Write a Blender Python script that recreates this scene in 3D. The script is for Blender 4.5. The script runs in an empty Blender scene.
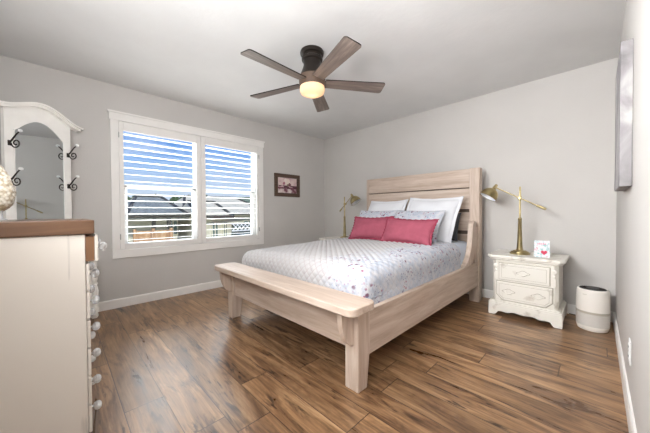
import bpy, math, random
from mathutils import Vector, Matrix, noise
random.seed(7)
S = bpy.context.scene
COL = S.collection
pi = math.pi

# ------------------------------------------------------------------ camera
XL, XR, YB, YF, H = -3.71, 0.126, 3.66, -0.43, 2.44     # window wall, right wall, headboard wall, wall behind camera, ceiling
th, pt, ro, fpx, ch = 0.79029, -0.015828, -0.0057165, 269.43, 1.03865
fw = Vector((-math.sin(th)*math.cos(pt), math.cos(th)*math.cos(pt), math.sin(pt)))
rt = Vector((math.cos(th), math.sin(th), 0)); up = rt.cross(fw)
r2 = rt*math.cos(ro)+up*math.sin(ro); u2 = up*math.cos(ro)-rt*math.sin(ro)
cd = bpy.data.cameras.new('camera'); cam = bpy.data.objects.new('camera', cd); COL.objects.link(cam)
M = Matrix((r2, u2, -fw)).transposed().to_4x4(); M.translation = Vector((0, 0, ch))
cam.matrix_world = M
cd.sensor_width = 36; cd.lens = fpx/650*36; cd.clip_start = 0.02; cd.clip_end = 500
S.camera = cam
# ------------------------------------------------------------------ colour management, world, lights
vs = S.view_settings
vs.view_transform = 'Standard'; vs.look = 'None'; vs.gamma = 1; vs.use_curve_mapping = False
vs.exposure = 0.0

def lin(c):
    r = []
    for v in c:
        v = v/255
        r.append(v/12.92 if v <= .04045 else ((v+.055)/1.055)**2.4)
    return r
def c4(c): return (*lin(c), 1)

W = bpy.data.worlds.new('sky'); S.world = W; W.use_nodes = True
nt = W.node_tree; nt.nodes.clear()
tc = nt.nodes.new('ShaderNodeTexCoord'); sx = nt.nodes.new('ShaderNodeSeparateXYZ')
rp = nt.nodes.new('ShaderNodeValToRGB'); bg = nt.nodes.new('ShaderNodeBackground'); ow = nt.nodes.new('ShaderNodeOutputWorld')
nt.links.new(tc.outputs['Generated'], sx.inputs[0]); nt.links.new(sx.outputs['Z'], rp.inputs[0])
e = rp.color_ramp.elements
e[0].position = 0.0; e[0].color = c4((232, 238, 248))
e[1].position = 0.5; e[1].color = c4((70, 130, 225))
for p_, c_ in ((0.08, (198, 218, 248)), (0.16, (142, 186, 246)), (0.27, (84, 148, 240))):
    q = e.new(p_); q.color = c4(c_)
nz = nt.nodes.new('ShaderNodeTexNoise'); nz.inputs['Scale'].default_value = 3.2; nz.inputs['Detail'].default_value = 6
mpw = nt.nodes.new('ShaderNodeMapping'); mpw.inputs['Scale'].default_value = (1, 1, 6)
nt.links.new(tc.outputs['Generated'], mpw.inputs[0]); nt.links.new(mpw.outputs[0], nz.inputs['Vector'])
rc = nt.nodes.new('ShaderNodeValToRGB'); rc.color_ramp.elements[0].position = .52; rc.color_ramp.elements[1].position = .8
rc.color_ramp.elements[1].color = (.55, .55, .55, 1)
nt.links.new(nz.outputs[0], rc.inputs[0])
mxw = nt.nodes.new('ShaderNodeMix'); mxw.data_type = 'RGBA'
nt.links.new(rc.outputs[0], mxw.inputs[0]); nt.links.new(rp.outputs[0], mxw.inputs[6]); mxw.inputs[7].default_value = (.85, .9, 1, 1)
nt.links.new(mxw.outputs[2], bg.inputs[0]); bg.inputs[1].default_value = 1.0
nt.links.new(bg.outputs[0], ow.inputs[0])

def light(name, kind, loc, energy, color=(1, 1, 1), target=None, **kw):
    d = bpy.data.lights.new(name, kind); d.energy = energy; d.color = color
    for k, v in kw.items(): setattr(d, k, v)
    o = bpy.data.objects.new(name, d); COL.objects.link(o); o.location = loc
    if target is not None:
        o.rotation_euler = (Vector(target)-Vector(loc)).to_track_quat('-Z', 'Y').to_euler()
    return o
light('sun', 'SUN', (10, 0, 10), 3.0, (1, .95, .86), target=(-2, 4, 0), angle=.01)
# unseen area lamp added above the sight lines to boost daylight through the shutters
light('sky_fill', 'AREA', (-9.5, 1.35, 6.0), 2100, (.95, .98, 1), target=(-3.7, 1.35, 1.4), shape='RECTANGLE', size=8.0, size_y=3.0)
# unseen lamp added below the window, imitating ground bounce onto the ceiling
light('ground_bounce_fill', 'AREA', (-5.6, 1.35, -.7), 480, (.965, .985, 1), target=(-2.6, 1.45, 2.3), shape='RECTANGLE', size=4.0, size_y=1.6)
# fill lamp added in the unseen hall, shining through the doorway behind the camera
light('hall_fill', 'AREA', (-.75, -1.35, 1.6), 20, (.97, .985, 1), target=(-1.5, 2.4, 1.1), shape='RECTANGLE', size=1.0, size_y=1.2)
# fill lamps added behind the camera: one aimed up, two into the room
light('ceiling_fill', 'AREA', (-.9, -.2, 1.6), 30, (.965, .985, 1), target=(-2.0, 1.4, 2.7), shape='RECTANGLE', size=.6, size_y=.6)
light('room_fill', 'AREA', (-.45, -.36, 1.45), 24, (.965, .985, 1), target=(-.9, 2.5, 1.7), shape='RECTANGLE', size=.8, size_y=.6)
light('room_fill', 'AREA', (-1.35, -.34, 2.05), 38, (.975, .99, 1), target=(.126, 1.6, 1.45), shape='RECTANGLE', size=.9, size_y=.6, spread=math.radians(95))

# ------------------------------------------------------------------ materials
def newmat(name):
    m = bpy.data.materials.new(name); m.use_nodes = True
    n = m.node_tree; b = n.nodes['Principled BSDF']
    return m, n, b
def N(n, t, **kw):
    o = n.nodes.new(t)
    for k, v in kw.items():
        if k in o.inputs: o.inputs[k].default_value = v
        else: setattr(o, k, v)
    return o
def coords(n, scale=(1, 1, 1), kind='Object'):
    t = N(n, 'ShaderNodeTexCoord'); m = N(n, 'ShaderNodeMapping'); m.inputs['Scale'].default_value = scale
    n.links.new(t.outputs[kind], m.inputs[0]); return m.outputs[0]
def ramp(n, src, stops):
    r = N(n, 'ShaderNodeValToRGB'); el = r.color_ramp.elements
    el[0].position, el[0].color = stops[0][0], c4(stops[0][1])
    el[1].position, el[1].color = stops[-1][0], c4(stops[-1][1])
    for p, c in stops[1:-1]:
        k = el.new(p); k.color = c4(c)
    n.links.new(src, r.inputs[0]); return r.outputs[0]
def mix(n, f, a, b, mode='MIX'):
    x = N(n, 'ShaderNodeMix', data_type='RGBA', blend_type=mode)
    for s, v in ((0, f), (6, a), (7, b)):
        if hasattr(v, 'links'): n.links.new(v, x.inputs[s])
        else: x.inputs[s].default_value = v
    return x.outputs[2]
def bump(n, b, src, strength, dist=.01):
    k = N(n, 'ShaderNodeBump'); k.inputs['Strength'].default_value = strength; k.inputs['Distance'].default_value = dist
    n.links.new(src, k.inputs['Height']); n.links.new(k.outputs[0], b.inputs['Normal'])
def math_(n, op, a, b=None, c=None):
    x = N(n, 'ShaderNodeMath', operation=op)
    for i, v in enumerate((a, b, c)):
        if v is None: continue
        if hasattr(v, 'links'): n.links.new(v, x.inputs[i])
        else: x.inputs[i].default_value = v
    return x.outputs[0]

def plain(name, c, rough=.5, metal=0, var=.04, scale=6, bmp=0, bscale=200, spec=.5, **kw):
    m, n, b = newmat(name)
    v = coords(n)
    nzz = N(n, 'ShaderNodeTexNoise', Scale=scale, Detail=4); n.links.new(v, nzz.inputs['Vector'])
    lo = [max(0, x*(1-var)) for x in c]; hi = [min(255, x*(1+var)) for x in c]
    n.links.new(ramp(n, nzz.outputs[0], [(.3, lo), (.7, hi)]), b.inputs['Base Color'])
    b.inputs['Roughness'].default_value = rough; b.inputs['Metallic'].default_value = metal
    b.inputs['Specular IOR Level'].default_value = spec
    if bmp:
        n2 = N(n, 'ShaderNodeTexNoise', Scale=bscale, Detail=3); n.links.new(v, n2.inputs['Vector'])
        bump(n, b, n2.outputs[0], bmp, .004)
    for k, val in kw.items(): b.inputs[k.replace('_', ' ')].default_value = val
    return m
def wood(name, stops, axis='x', rough=.5, k=1.0, streak=None, bmp=.15):
    m, n, b = newmat(name)
    s = {'x': (1.3, 16, 16), 'y': (16, 1.3, 16), 'z': (16, 16, 1.3)}[axis]
    s = tuple(q*k for q in s)
    v = coords(n, s)
    a = N(n, 'ShaderNodeTexNoise', Scale=1.2, Detail=7, Roughness=.62, Distortion=.5); n.links.new(v, a.inputs['Vector'])
    col = ramp(n, a.outputs[0], stops)
    if streak:
        s2 = tuple(q*3 for q in s)
        v2 = coords(n, s2)
        a2 = N(n, 'ShaderNodeTexNoise', Scale=1.5, Detail=3); n.links.new(v2, a2.inputs['Vector'])
        f = ramp(n, a2.outputs[0], [(.5, (0, 0, 0)), (.75, (150, 150, 150))])
        col = mix(n, f, col, c4(streak))
    n.links.new(col, b.inputs['Base Color']); b.inputs['Roughness'].default_value = rough
    bump(n, b, a.outputs[0], bmp, .002)
    return m

OAK = [(.25, (168, 147, 130)), (.5, (196, 176, 160)), (.75, (216, 202, 190))]
M_oak = {a: wood('washed_oak_'+a, OAK, a, .5, streak=(168, 140, 120)) for a in 'xyz'}
M_slot = wood('dark_slot', [(.3, (84, 70, 60)), (.7, (112, 96, 84))], 'x', .7)
M_wall = plain('wall_paint', (204, 200, 196), .85, var=.012, scale=2, bmp=.25, bscale=90, spec=.2)
M_ceil = plain('ceiling_paint', (224, 223, 222), .9, var=.012, scale=3, bmp=.35, bscale=24, spec=.15)
M_trim = plain('white_trim_paint', (240, 237, 233), .4, var=.01)
M_vinyl = plain('white_vinyl', (240, 241, 240), .35, var=.01)
M_cream = plain('antique_white_paint', (250, 247, 242), .45, var=.015, scale=9, bmp=.15, bscale=60)
M_brass = plain('antique_brass', (176, 160, 118), .32, 1, var=.12, scale=14)
M_nickel = plain('brushed_nickel', (190, 190, 188), .25, 1)
M_iron = plain('dark_bronze', (48, 42, 38), .38, .6, var=.15)
M_black = plain('black_plastic', (26, 26, 28), .4)
M_char = plain('charcoal_fabric', (76, 78, 82), .95, bmp=.3, bscale=300)
M_white_fab = plain('white_cotton', (228, 229, 233), .95, var=.015, scale=5, bmp=.2, bscale=260, spec=.1)
M_bluefab = plain('pale_blue_cotton', (206, 214, 226), .95, var=.02, bmp=.2, bscale=260, spec=.1)
M_rose = plain('rose_linen', (166, 88, 104), .9, var=.04, scale=14, bmp=.35, bscale=240, spec=.1)
M_rose_d = plain('rose_trim', (150, 66, 84), .9, var=.08, scale=20, spec=.1)
M_purifier = plain('white_plastic', (232, 226, 218), .4, var=.01)
M_shade_in = plain('shade_inside_white', (240, 242, 246), .5)
M_topwood = wood('walnut_top', [(.25, (62, 42, 30)), (.5, (94, 66, 46)), (.8, (120, 88, 64))], 'y', .3)
M_drawwood = wood('drawer_side', [(.25, (80, 54, 34)), (.6, (118, 82, 52)), (.8, (140, 100, 66))], 'z', .5)

# distressed side of the chest
def distressed(name, base, wear, sc=(40, 40, 2.0), lo=.66, hi=.74):
    m, n, b = newmat(name)
    v = coords(n, sc)
    a = N(n, 'ShaderNodeTexNoise', Scale=.6, Detail=3); n.links.new(v, a.inputs['Vector'])
    v2 = coords(n, (3, 3, 3)); a2 = N(n, 'ShaderNodeTexNoise', Scale=1.2, Detail=2); n.links.new(v2, a2.inputs['Vector'])
    f = math_(n, 'MULTIPLY', a.outputs[0], math_(n, 'ADD', a2.outputs[0], .5))
    fr = ramp(n, f, [(lo, (0, 0, 0)), (hi, (200, 200, 200))])
    n.links.new(mix(n, fr, c4(base), c4(wear)), b.inputs['Base Color'])
    b.inputs['Roughness'].default_value = .45
    return m
M_chest = distressed('chest_paint', (206, 198, 188), (150, 143, 136))
M_night = distressed('nightstand_paint', (232, 228, 219), (176, 166, 150), (24, 24, 24), .60, .78)
M_groove = plain('groove_beige', (176, 168, 154), .6)  # darker beige for gaps, seams, panel lines and painted shade round the pulls

def metal_mirror():
    m, n, b = newmat('mirror_glass')
    v = coords(n); a = N(n, 'ShaderNodeTexNoise', Scale=2, Detail=2); n.links.new(v, a.inputs['Vector'])
    n.links.new(ramp(n, a.outputs[0], [(.3, (236, 242, 244)), (.7, (240, 245, 247))]), b.inputs['Base Color'])
    b.inputs['Metallic'].default_value = 1; b.inputs['Roughness'].default_value = .015
    return m
M_mirror = metal_mirror()
def glass_thin(name, tint=(1, 1, 1), refl=.07):
    m = bpy.data.materials.new(name); m.use_nodes = True; n = m.node_tree; n.nodes.clear()
    o = N(n, 'ShaderNodeOutputMaterial'); t = N(n, 'ShaderNodeBsdfTransparent'); g = N(n, 'ShaderNodeBsdfGlossy')
    g.inputs['Roughness'].default_value = .02; t.inputs[0].default_value = (*tint, 1)
    x = N(n, 'ShaderNodeMixShader'); x.inputs[0].default_value = refl
    n.links.new(t.outputs[0], x.inputs[1]); n.links.new(g.outputs[0], x.inputs[2]); n.links.new(x.outputs[0], o.inputs[0])
    return m
M_glass = glass_thin('window_glass', (.97, .985, .98), .05)
def crystal():
    m, n, b = newmat('crystal')
    b.inputs['Base Color'].default_value = (.96, .97, .98, 1); b.inputs['Transmission Weight'].default_value = .45
    b.inputs['Roughness'].default_value = .06; b.inputs['IOR'].default_value = 1.5
    return m
M_crystal = crystal()

# plank floor
def floor_mat():
    m, n, b = newmat('plank_floor')
    g = N(n, 'ShaderNodeNewGeometry'); sp = N(n, 'ShaderNodeSeparateXYZ'); n.links.new(g.outputs['Position'], sp.inputs[0])
    x, y = sp.outputs[0], sp.outputs[1]
    yr = math_(n, 'DIVIDE', math_(n, 'SUBTRACT', y, .049), .18)
    row = math_(n, 'FLOOR', yr); fy = math_(n, 'SUBTRACT', yr, row)
    wn = N(n, 'ShaderNodeTexWhiteNoise', noise_dimensions='1D'); n.links.new(row, wn.inputs['W'])
    xs = math_(n, 'ADD', math_(n, 'DIVIDE', x, 1.5), wn.outputs['Value'])
    colm = math_(n, 'FLOOR', xs); fx = math_(n, 'SUBTRACT', xs, colm)
    cb = N(n, 'ShaderNodeCombineXYZ'); n.links.new(row, cb.inputs[0]); n.links.new(colm, cb.inputs[1])
    w2 = N(n, 'ShaderNodeTexWhiteNoise', noise_dimensions='2D'); n.links.new(cb.outputs[0], w2.inputs['Vector'])
    pid = w2.outputs['Value']
    off = math_(n, 'MULTIPLY', pid, 37.0)
    def stretched(sxx, syy, det, sc=1.0, dist=0.0):
        c = N(n, 'ShaderNodeCombineXYZ')
        n.links.new(math_(n, 'ADD', math_(n, 'MULTIPLY', x, sxx), off), c.inputs[0])
        n.links.new(math_(n, 'ADD', math_(n, 'MULTIPLY', y, syy), off), c.inputs[1]); n.links.new(off, c.inputs[2])
        t = N(n, 'ShaderNodeTexNoise', Scale=sc, Detail=det, Roughness=.6, Distortion=dist)
        n.links.new(c.outputs[0], t.inputs['Vector']); return t.outputs[0]
    g1 = stretched(1.7, 9, 7, 1.0, 1.3); g2 = stretched(2.6, 20, 5, 1.2, 1.4); g3 = stretched(2.4, 5, 3, 1.0, .8); g4 = stretched(4, 90, 3)
    base = ramp(n, g1, [(.30, (112, 88, 70)), (.42, (160, 128, 100)), (.54, (196, 162, 128)), (.68, (222, 190, 156))])
    tone = ramp(n, pid, [(0, (206, 200, 194)), (.35, (224, 216, 208)), (.7, (238, 230, 222)), (1, (252, 245, 236))])
    col = mix(n, 1.0, base, tone, 'MULTIPLY')
    st = ramp(n, g2, [(.53, (0, 0, 0)), (.64, (255, 255, 255))])
    st = math_(n, 'MULTIPLY', st, ramp(n, g3, [(.45, (0, 0, 0)), (.58, (255, 255, 255))]))
    col = mix(n, math_(n, 'MULTIPLY', st, .85), col, c4((62, 48, 40)))
    ck = N(n, 'ShaderNodeCombineXYZ'); n.links.new(math_(n, 'ADD', math_(n, 'MULTIPLY', x, 2.2), off), ck.inputs[0]); n.links.new(math_(n, 'MULTIPLY', y, 6.5), ck.inputs[1])
    kn = N(n, 'ShaderNodeTexVoronoi', Scale=1.0); n.links.new(ck.outputs[0], kn.inputs['Vector'])
    kd = math_(n, 'ADD', kn.outputs['Distance'], math_(n, 'MULTIPLY', math_(n, 'SUBTRACT', g2, .5), .25))
    kf = ramp(n, kd, [(.05, (255, 255, 255)), (.16, (0, 0, 0))])
    col = mix(n, math_(n, 'MULTIPLY', kf, .8), col, c4((66, 46, 34)))
    fine = ramp(n, g4, [(.3, (205, 205, 205)), (.7, (255, 255, 255))])
    col = mix(n, 1.0, col, fine, 'MULTIPLY')
    col = mix(n, 1.0, col, c4((236, 228, 218)), 'MULTIPLY')
    # joints
    ey = math_(n, 'MINIMUM', fy, math_(n, 'SUBTRACT', 1, fy)); ex = math_(n, 'MINIMUM', fx, math_(n, 'SUBTRACT', 1, fx))
    gy = math_(n, 'LESS_THAN', ey, .012); gx = math_(n, 'LESS_THAN', ex, .0018)
    gr = math_(n, 'MAXIMUM', gy, gx)
    col = mix(n, math_(n, 'MULTIPLY', gr, .75), col, c4((50, 36, 28)))
    n.links.new(col, b.inputs['Base Color'])
    rr = N(n, 'ShaderNodeMapRange'); rr.inputs['To Min'].default_value = .2; rr.inputs['To Max'].default_value = .42
    n.links.new(g1, rr.inputs[0]); n.links.new(rr.outputs[0], b.inputs['Roughness'])
    hgt = math_(n, 'SUBTRACT', math_(n, 'MULTIPLY', g4, .15), gr)
    bump(n, b, hgt, .35, .002)
    return m
M_floor = floor_mat()

def floral(name, c0=.50, c1=.60, quilted=False):
    m, n, b = newmat(name)
    v = coords(n)
    base = (190, 194, 204)
    a = N(n, 'ShaderNodeTexNoise', Scale=26, Detail=4); n.links.new(v, a.inputs['Vector'])
    col = ramp(n, a.outputs[0], [(.36, (176, 184, 198)), (.46, base), (.8, (214, 210, 210))])
    cl = N(n, 'ShaderNodeTexNoise', Scale=5.5, Detail=1); n.links.new(v, cl.inputs['Vector'])
    clus = ramp(n, cl.outputs[0], [(c0, (0, 0, 0)), (c1, (255, 255, 255))])
    if quilted:
        sx_ = N(n, 'ShaderNodeSeparateXYZ'); n.links.new(v, sx_.inputs[0])
        bd_ = N(n, 'ShaderNodeMapRange'); bd_.inputs['From Min'].default_value = -1.42; bd_.inputs['From Max'].default_value = -1.12
        bd_.inputs['To Min'].default_value = .14
        n.links.new(math_(n, 'ADD', sx_.outputs[0], math_(n, 'MULTIPLY', math_(n, 'SUBTRACT', cl.outputs[0], .5), .5)), bd_.inputs[0])
        border = bd_.outputs[0]
        clus = math_(n, 'MULTIPLY', clus, border)
        col = mix(n, border, c4((188, 185, 184)), col)
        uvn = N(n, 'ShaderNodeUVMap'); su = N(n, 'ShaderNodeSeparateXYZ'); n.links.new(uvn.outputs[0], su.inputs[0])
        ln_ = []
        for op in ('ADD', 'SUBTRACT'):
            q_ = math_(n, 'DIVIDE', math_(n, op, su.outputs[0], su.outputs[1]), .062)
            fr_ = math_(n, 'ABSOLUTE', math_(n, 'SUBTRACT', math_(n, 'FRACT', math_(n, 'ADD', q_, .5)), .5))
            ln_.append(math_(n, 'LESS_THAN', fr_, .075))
        stitch_shade = math_(n, 'MAXIMUM', ln_[0], ln_[1])  # stitch lines tinted darker: thread tone plus painted shade of the grooves
        col = mix(n, math_(n, 'MULTIPLY', stitch_shade, math_(n, 'SUBTRACT', .8, math_(n, 'MULTIPLY', border, .55))), col, c4((176, 168, 166)))
    for sc, r0, r1, cc in ((19, .2, .34, (112, 66, 86)), (30, .18, .34, (158, 98, 118)), (52, .15, .3, (110, 122, 148))):
        vo = N(n, 'ShaderNodeTexVoronoi', Scale=sc); vo.inputs['Randomness'].default_value = 1
        n.links.new(v, vo.inputs['Vector'])
        sel = N(n, 'ShaderNodeSeparateColor'); n.links.new(vo.outputs['Color'], sel.inputs[0])
        on = math_(n, 'GREATER_THAN', sel.outputs[0], .45)
        d = ramp(n, vo.outputs['Distance'], [(r0, (255, 255, 255)), (r1, (0, 0, 0))])
        f = math_(n, 'MULTIPLY', math_(n, 'MULTIPLY', d, on), clus)
        col = mix(n, math_(n, 'MULTIPLY', f, .9), col, c4(cc))
    n.links.new(col, b.inputs['Base Color']); b.inputs['Roughness'].default_value = .95
    b.inputs['Specular IOR Level'].default_value = .1
    n2 = N(n, 'ShaderNodeTexNoise', Scale=220, Detail=2); n.links.new(v, n2.inputs['Vector']); bump(n, b, n2.outputs[0], .25, .003)
    return m
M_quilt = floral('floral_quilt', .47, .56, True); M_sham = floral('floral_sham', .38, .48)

# ------------------------------------------------------------------ mesh helpers
class MB:
    def __init__(s): s.v = []; s.f = []
    def add(s, vs_, fs): 
        k = len(s.v); s.v += [tuple(q) for q in vs_]; s.f += [tuple(i+k for i in f) for f in fs]; return s
    def box(s, x0, x1, y0, y1, z0, z1):
        v = [(x, y, z) for z in (z0, z1) for y in (y0, y1) for x in (x0, x1)]
        return s.add(v, [(0, 2, 3, 1), (4, 5, 7, 6), (0, 1, 5, 4), (2, 6, 7, 3), (0, 4, 6, 2), (1, 3, 7, 5)])
    def lathe(s, prof, c=(0, 0, 0), seg=24, M=None, caps=True, facet=None):
        v = []; f = []
        for r, z in prof:
            for i in range(seg):
                a = 2*pi*i/seg
                rr = r*(1 if facet is None or i % 2 else facet)
                p = Vector((rr*math.cos(a), rr*math.sin(a), z))
                if M is not None: p = M @ p
                v.append(p+Vector(c))
        for j in range(len(prof)-1):
            for i in range(seg):
                i2 = (i+1) % seg
                f.append((j*seg+i, j*seg+i2, (j+1)*seg+i2, (j+1)*seg+i))
        if caps:
            f.append(tuple(reversed(range(seg)))); f.append(tuple(range((len(prof)-1)*seg, len(prof)*seg)))
        return s.add(v, f)
    def cyl(s, a, b, r, r1=None, seg=14):
        a = Vector(a); b = Vector(b); d = b-a
        Q = d.to_track_quat('Z', 'Y').to_matrix()
        return s.lathe([(r, 0), (r if r1 is None else r1, d.length)], a, seg, Q)
    def tube(s, pts, r, seg=8):
        pts = [Vector(p) for p in pts]; n = len(pts); v = []; f = []
        rs = r if isinstance(r, (list, tuple)) else [r]*n
        prev = None
        for i, p in enumerate(pts):
            d = (pts[min(i+1, n-1)]-pts[max(i-1, 0)]).normalized()
            if prev is None:
                u = d.orthogonal().normalized()
            else:
                u = (prev-d*prev.dot(d)).normalized()
            prev = u; w = d.cross(u)
            for k in range(seg):
                a = 2*pi*k/seg; v.append(p+(u*math.cos(a)+w*math.sin(a))*rs[i])
        for i in range(n-1):
            for k in range(seg):
                k2 = (k+1) % seg; f.append((i*seg+k, i*seg+k2, (i+1)*seg+k2, (i+1)*seg+k))
        f.append(tuple(reversed(range(seg)))); f.append(tuple(range((n-1)*seg, n*seg)))
        return s.add(v, f)
    def prism(s, poly, t0, t1, plane='xy'):
        # poly of 2-D points extruded t0..t1 along the remaining axis
        def P(a, b, t): return {'xy': (a, b, t), 'xz': (a, t, b), 'yz': (t, a, b)}[plane]
        n = len(poly); v = [P(a, b, t0) for a, b in poly]+[P(a, b, t1) for a, b in poly]
        f = [tuple(range(n)), tuple(range(2*n-1, n-1, -1))]+[(i, i+n, (i+1) % n+n, (i+1) % n) for i in range(n)]
        return s.add(v, f)
    def build(s, name, mat, parent=None, bev=0, smooth=False, off=(0, 0, 0), seg=2, recalc=True):
        me = bpy.data.meshes.new(name)
        o_ = Vector(off)
        me.from_pydata([tuple(Vector(p)-o_) for p in s.v], [], s.f); me.update()
        if recalc:
            import bmesh
            bm = bmesh.new(); bm.from_mesh(me); bmesh.ops.recalc_face_normals(bm, faces=bm.faces); bm.to_mesh(me); bm.free()
        if mat: me.materials.append(mat)
        o = bpy.data.objects.new(name, me); COL.objects.link(o)
        if parent is not None: o.parent = parent
        if smooth:
            for p in me.polygons: p.use_smooth = True
            if smooth != 'full':
                try: me.set_sharp_from_angle(angle=math.radians(38))
                except Exception: pass
        if bev:
            b = o.modifiers.new('bevel', 'BEVEL'); b.width = bev; b.segments = seg; b.limit_method = 'ANGLE'; b.angle_limit = math.radians(40)
            b.harden_normals = False
        return o
def tag(o, label=None, cat=None, group=None, kind=None):
    if label: o['label'] = label
    if cat: o['category'] = cat
    if group: o['group'] = group
    if kind: o['kind'] = kind
    return o
def thing(name, loc, label, cat, rz=0, group=None):
    o = bpy.data.objects.new(name, None); COL.objects.link(o); o.location = loc; o.rotation_euler = (0, 0, rz)
    o.empty_display_size = .05
    return tag(o, label, cat, group)
def struct(name, mb, mat, bev=0):
    return tag(mb.build(name, mat, bev=bev), kind='structure')
def dup(root, loc, rz, label, group=None):
    def cp(o, par):
        c = o.copy(); COL.objects.link(c); c.parent = par
        for ch in [q for q in o.children]: cp(ch, c)
        return c
    r = cp(root, None); r.location = loc; r.rotation_euler = (0, 0, rz); r['label'] = label
    if group: r['group'] = group
    return r

# ------------------------------------------------------------------ the room
T = .16
struct('floor', MB().box(XL-T, XR+T, -2.1, YB+T, -.12, 0), M_floor)
struct('ceiling', MB().box(XL-T, XR+T, -2.1, YB+T, H, H+.15), M_ceil)
HY0, HY1, HZ0, HZ1 = .47, 2.235, .61, 2.065           # window hole
wl = MB().box(XL-T, XL, YF-T, HY0, 0, H).box(XL-T, XL, HY1, YB+T, 0, H).box(XL-T, XL, HY0, HY1, 0, HZ0).box(XL-T, XL, HY0, HY1, HZ1, H)
struct('wall_left', wl, M_wall)
struct('wall_back', MB().box(XL, XR, YB, YB+T, 0, H), M_wall)
struct('wall_right', MB().box(XR, XR+T, -2.1, YB+T, 0, H), M_wall)
DX0, DX1 = -1.15, -.25
struct('wall_front', MB().box(XL, DX0, YF-T, YF, 0, H).box(DX1, XR, YF-T, YF, 0, H).box(DX0, DX1, YF-T, YF, 2.05, H), M_wall)
struct('wall_hall', MB().box(-1.9, XR, -2.1, -1.95, 0, H).box(-2.05, -1.9, -2.1, YF-T, 0, H), M_wall)
# door casing round the doorway behind the camera
struct('trim_1', MB().box(DX0-.07, DX0, YF, YF+.016, 0, 2.12).box(DX1, DX1+.07, YF, YF+.016, 0, 2.12).box(DX0, DX1, YF, YF+.016, 2.05, 2.12), M_trim, .003)
BH = .098
def baseb(name, a, b, d):
    # a,b end points; d inward normal
    (x0, y0), (x1, y1) = a, b; mb = MB()
    prof = [(0, 0), (.014, 0), (.014, BH-.012), (.009, BH), (0, BH)]
    v = []; 
    for (x, y) in (a, b):
        for t, z in prof: v.append((x+d[0]*t, y+d[1]*t, z))
    n = len(prof)
    mb.add(v, [tuple(range(n)), tuple(range(2*n-1, n-1, -1))]+[(i, i+n, (i+1) % n+n, (i+1) % n) for i in range(n)])
    return struct(name, mb, M_trim)
baseb('baseboard_left', (XL, YF), (XL, YB), (1, 0)); baseb('baseboard_back', (XL, YB), (XR, YB), (0, -1))
baseb('baseboard_right', (XR, YF), (XR, YB), (-1, 0)); baseb('baseboard_front', (XL, YF), (DX0-.07, YF), (0, 1))

# window casing
cs = MB()
cs.box(XL, XL+.022, .412, .482, .635, 2.065).box(XL, XL+.022, 2.222, 2.297, .635, 2.065)
cs.box(XL, XL+.022, .412, 2.297, .545, .635)
struct('trim_2', cs, M_trim, .003)
hd = MB().box(XL, XL+.026, .400, 2.310, 2.055, 2.135).box(XL, XL+.036, .388, 2.322, 2.132, 2.152)
struct('trim_3', hd, M_trim, .003)
# window: white vinyl double unit, single-hung sashes
wf = MB()
xf0, xf1 = XL-.13, XL-.075
wf.box(xf0, xf1, HY0, HY0+.05, HZ0, HZ1).box(xf0, xf1, HY1-.05, HY1, HZ0, HZ1).box(xf0, xf1, HY0, HY1, HZ0, HZ0+.05).box(xf0, xf1, HY0, HY1, HZ1-.05, HZ1)
wf.box(xf0, xf1, 1.315, 1.395, HZ0, HZ1)
wroot = struct('window_1', wf, M_vinyl, .003)
for y0, y1 in ((HY0+.05, 1.315), (1.395, HY1-.05)):
    sb = MB()
    sb.box(xf0+.02, xf1+.012, y0, y0+.045, HZ0+.05, 1.36).box(xf0+.02, xf1+.012, y1-.045, y1, HZ0+.05, 1.36)
    sb.box(xf0+.02, xf1+.012, y0, y1, HZ0+.05, HZ0+.09).box(xf0+.02, xf1+.012, y0, y1, 1.325, 1.368)
    s_ = sb.build('sash', M_vinyl, wroot, .003)
    MB().box(xf0+.035, xf0+.039, y0+.04, y1-.04, HZ0+.085, 1.33).build('pane', M_glass, s_)
    ub = MB().box(xf0+.005, xf0+.02, y0, y0+.02, 1.368, HZ1-.05).box(xf0+.005, xf0+.02, y1-.02, y1, 1.368, HZ1-.05).box(xf0+.005, xf0+.02, y0, y1, HZ1-.07, HZ1-.05)
    u_ = ub.build('sash', M_vinyl, wroot, .002)
    MB().box(xf0+.01, xf0+.014, y0+.02, y1-.02, 1.368, HZ1-.07).build('pane', M_glass, u_)
# plantation shutters
def shutter(y0, y1, l0, l1, hinge, label):
    x0, x1 = XL-.012, XL+.018
    r = thing('plantation_shutter', (XL, (y0+y1)/2, .64), label, 'shutter', group='plantation shutters')
    o = Vector(r.location)
    f = MB().box(x0, x1, y0, l0, .64, 2.052).box(x0, x1, l1, y1, .64, 2.052)
    f.box(x0, x1, l0, l1, .64, .70).box(x0, x1, l0, l1, 1.955, 2.052)
    f.build('frame', M_trim, r, .003, off=o)
    lv = MB(); n = 17; cx = XL+.003
    for i in range(n):
        z = .70+(i+.5)*(1.955-.70)/n
        pr = []
        for k in range(12):
            a = 2*pi*k/12; u = .032*math.cos(a); w = .0032*math.sin(a); t = math.radians(3)
            pr.append((cx+u*math.cos(t)-w*math.sin(t), z+u*math.sin(t)+w*math.cos(t)))
        lv.prism(pr, l0+.002, l1-.002, 'xz')
    lv.build('louvers', M_trim, r, off=o, smooth=True)
    for z in (.78, 1.9):
        MB().cyl((x1+.004, hinge, z-.03), (x1+.004, hinge, z+.03), .005).build('hinge', M_nickel, r, off=o, smooth=True)
shutter(.484, 1.352, .525, 1.298, .484, 'left white plantation shutter, the one nearer the arched mirror, louvers open')
shutter(1.356, 2.220, 1.412, 2.183, 2.220, 'right white plantation shutter, the one nearer the small framed picture, louvers open')

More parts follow.
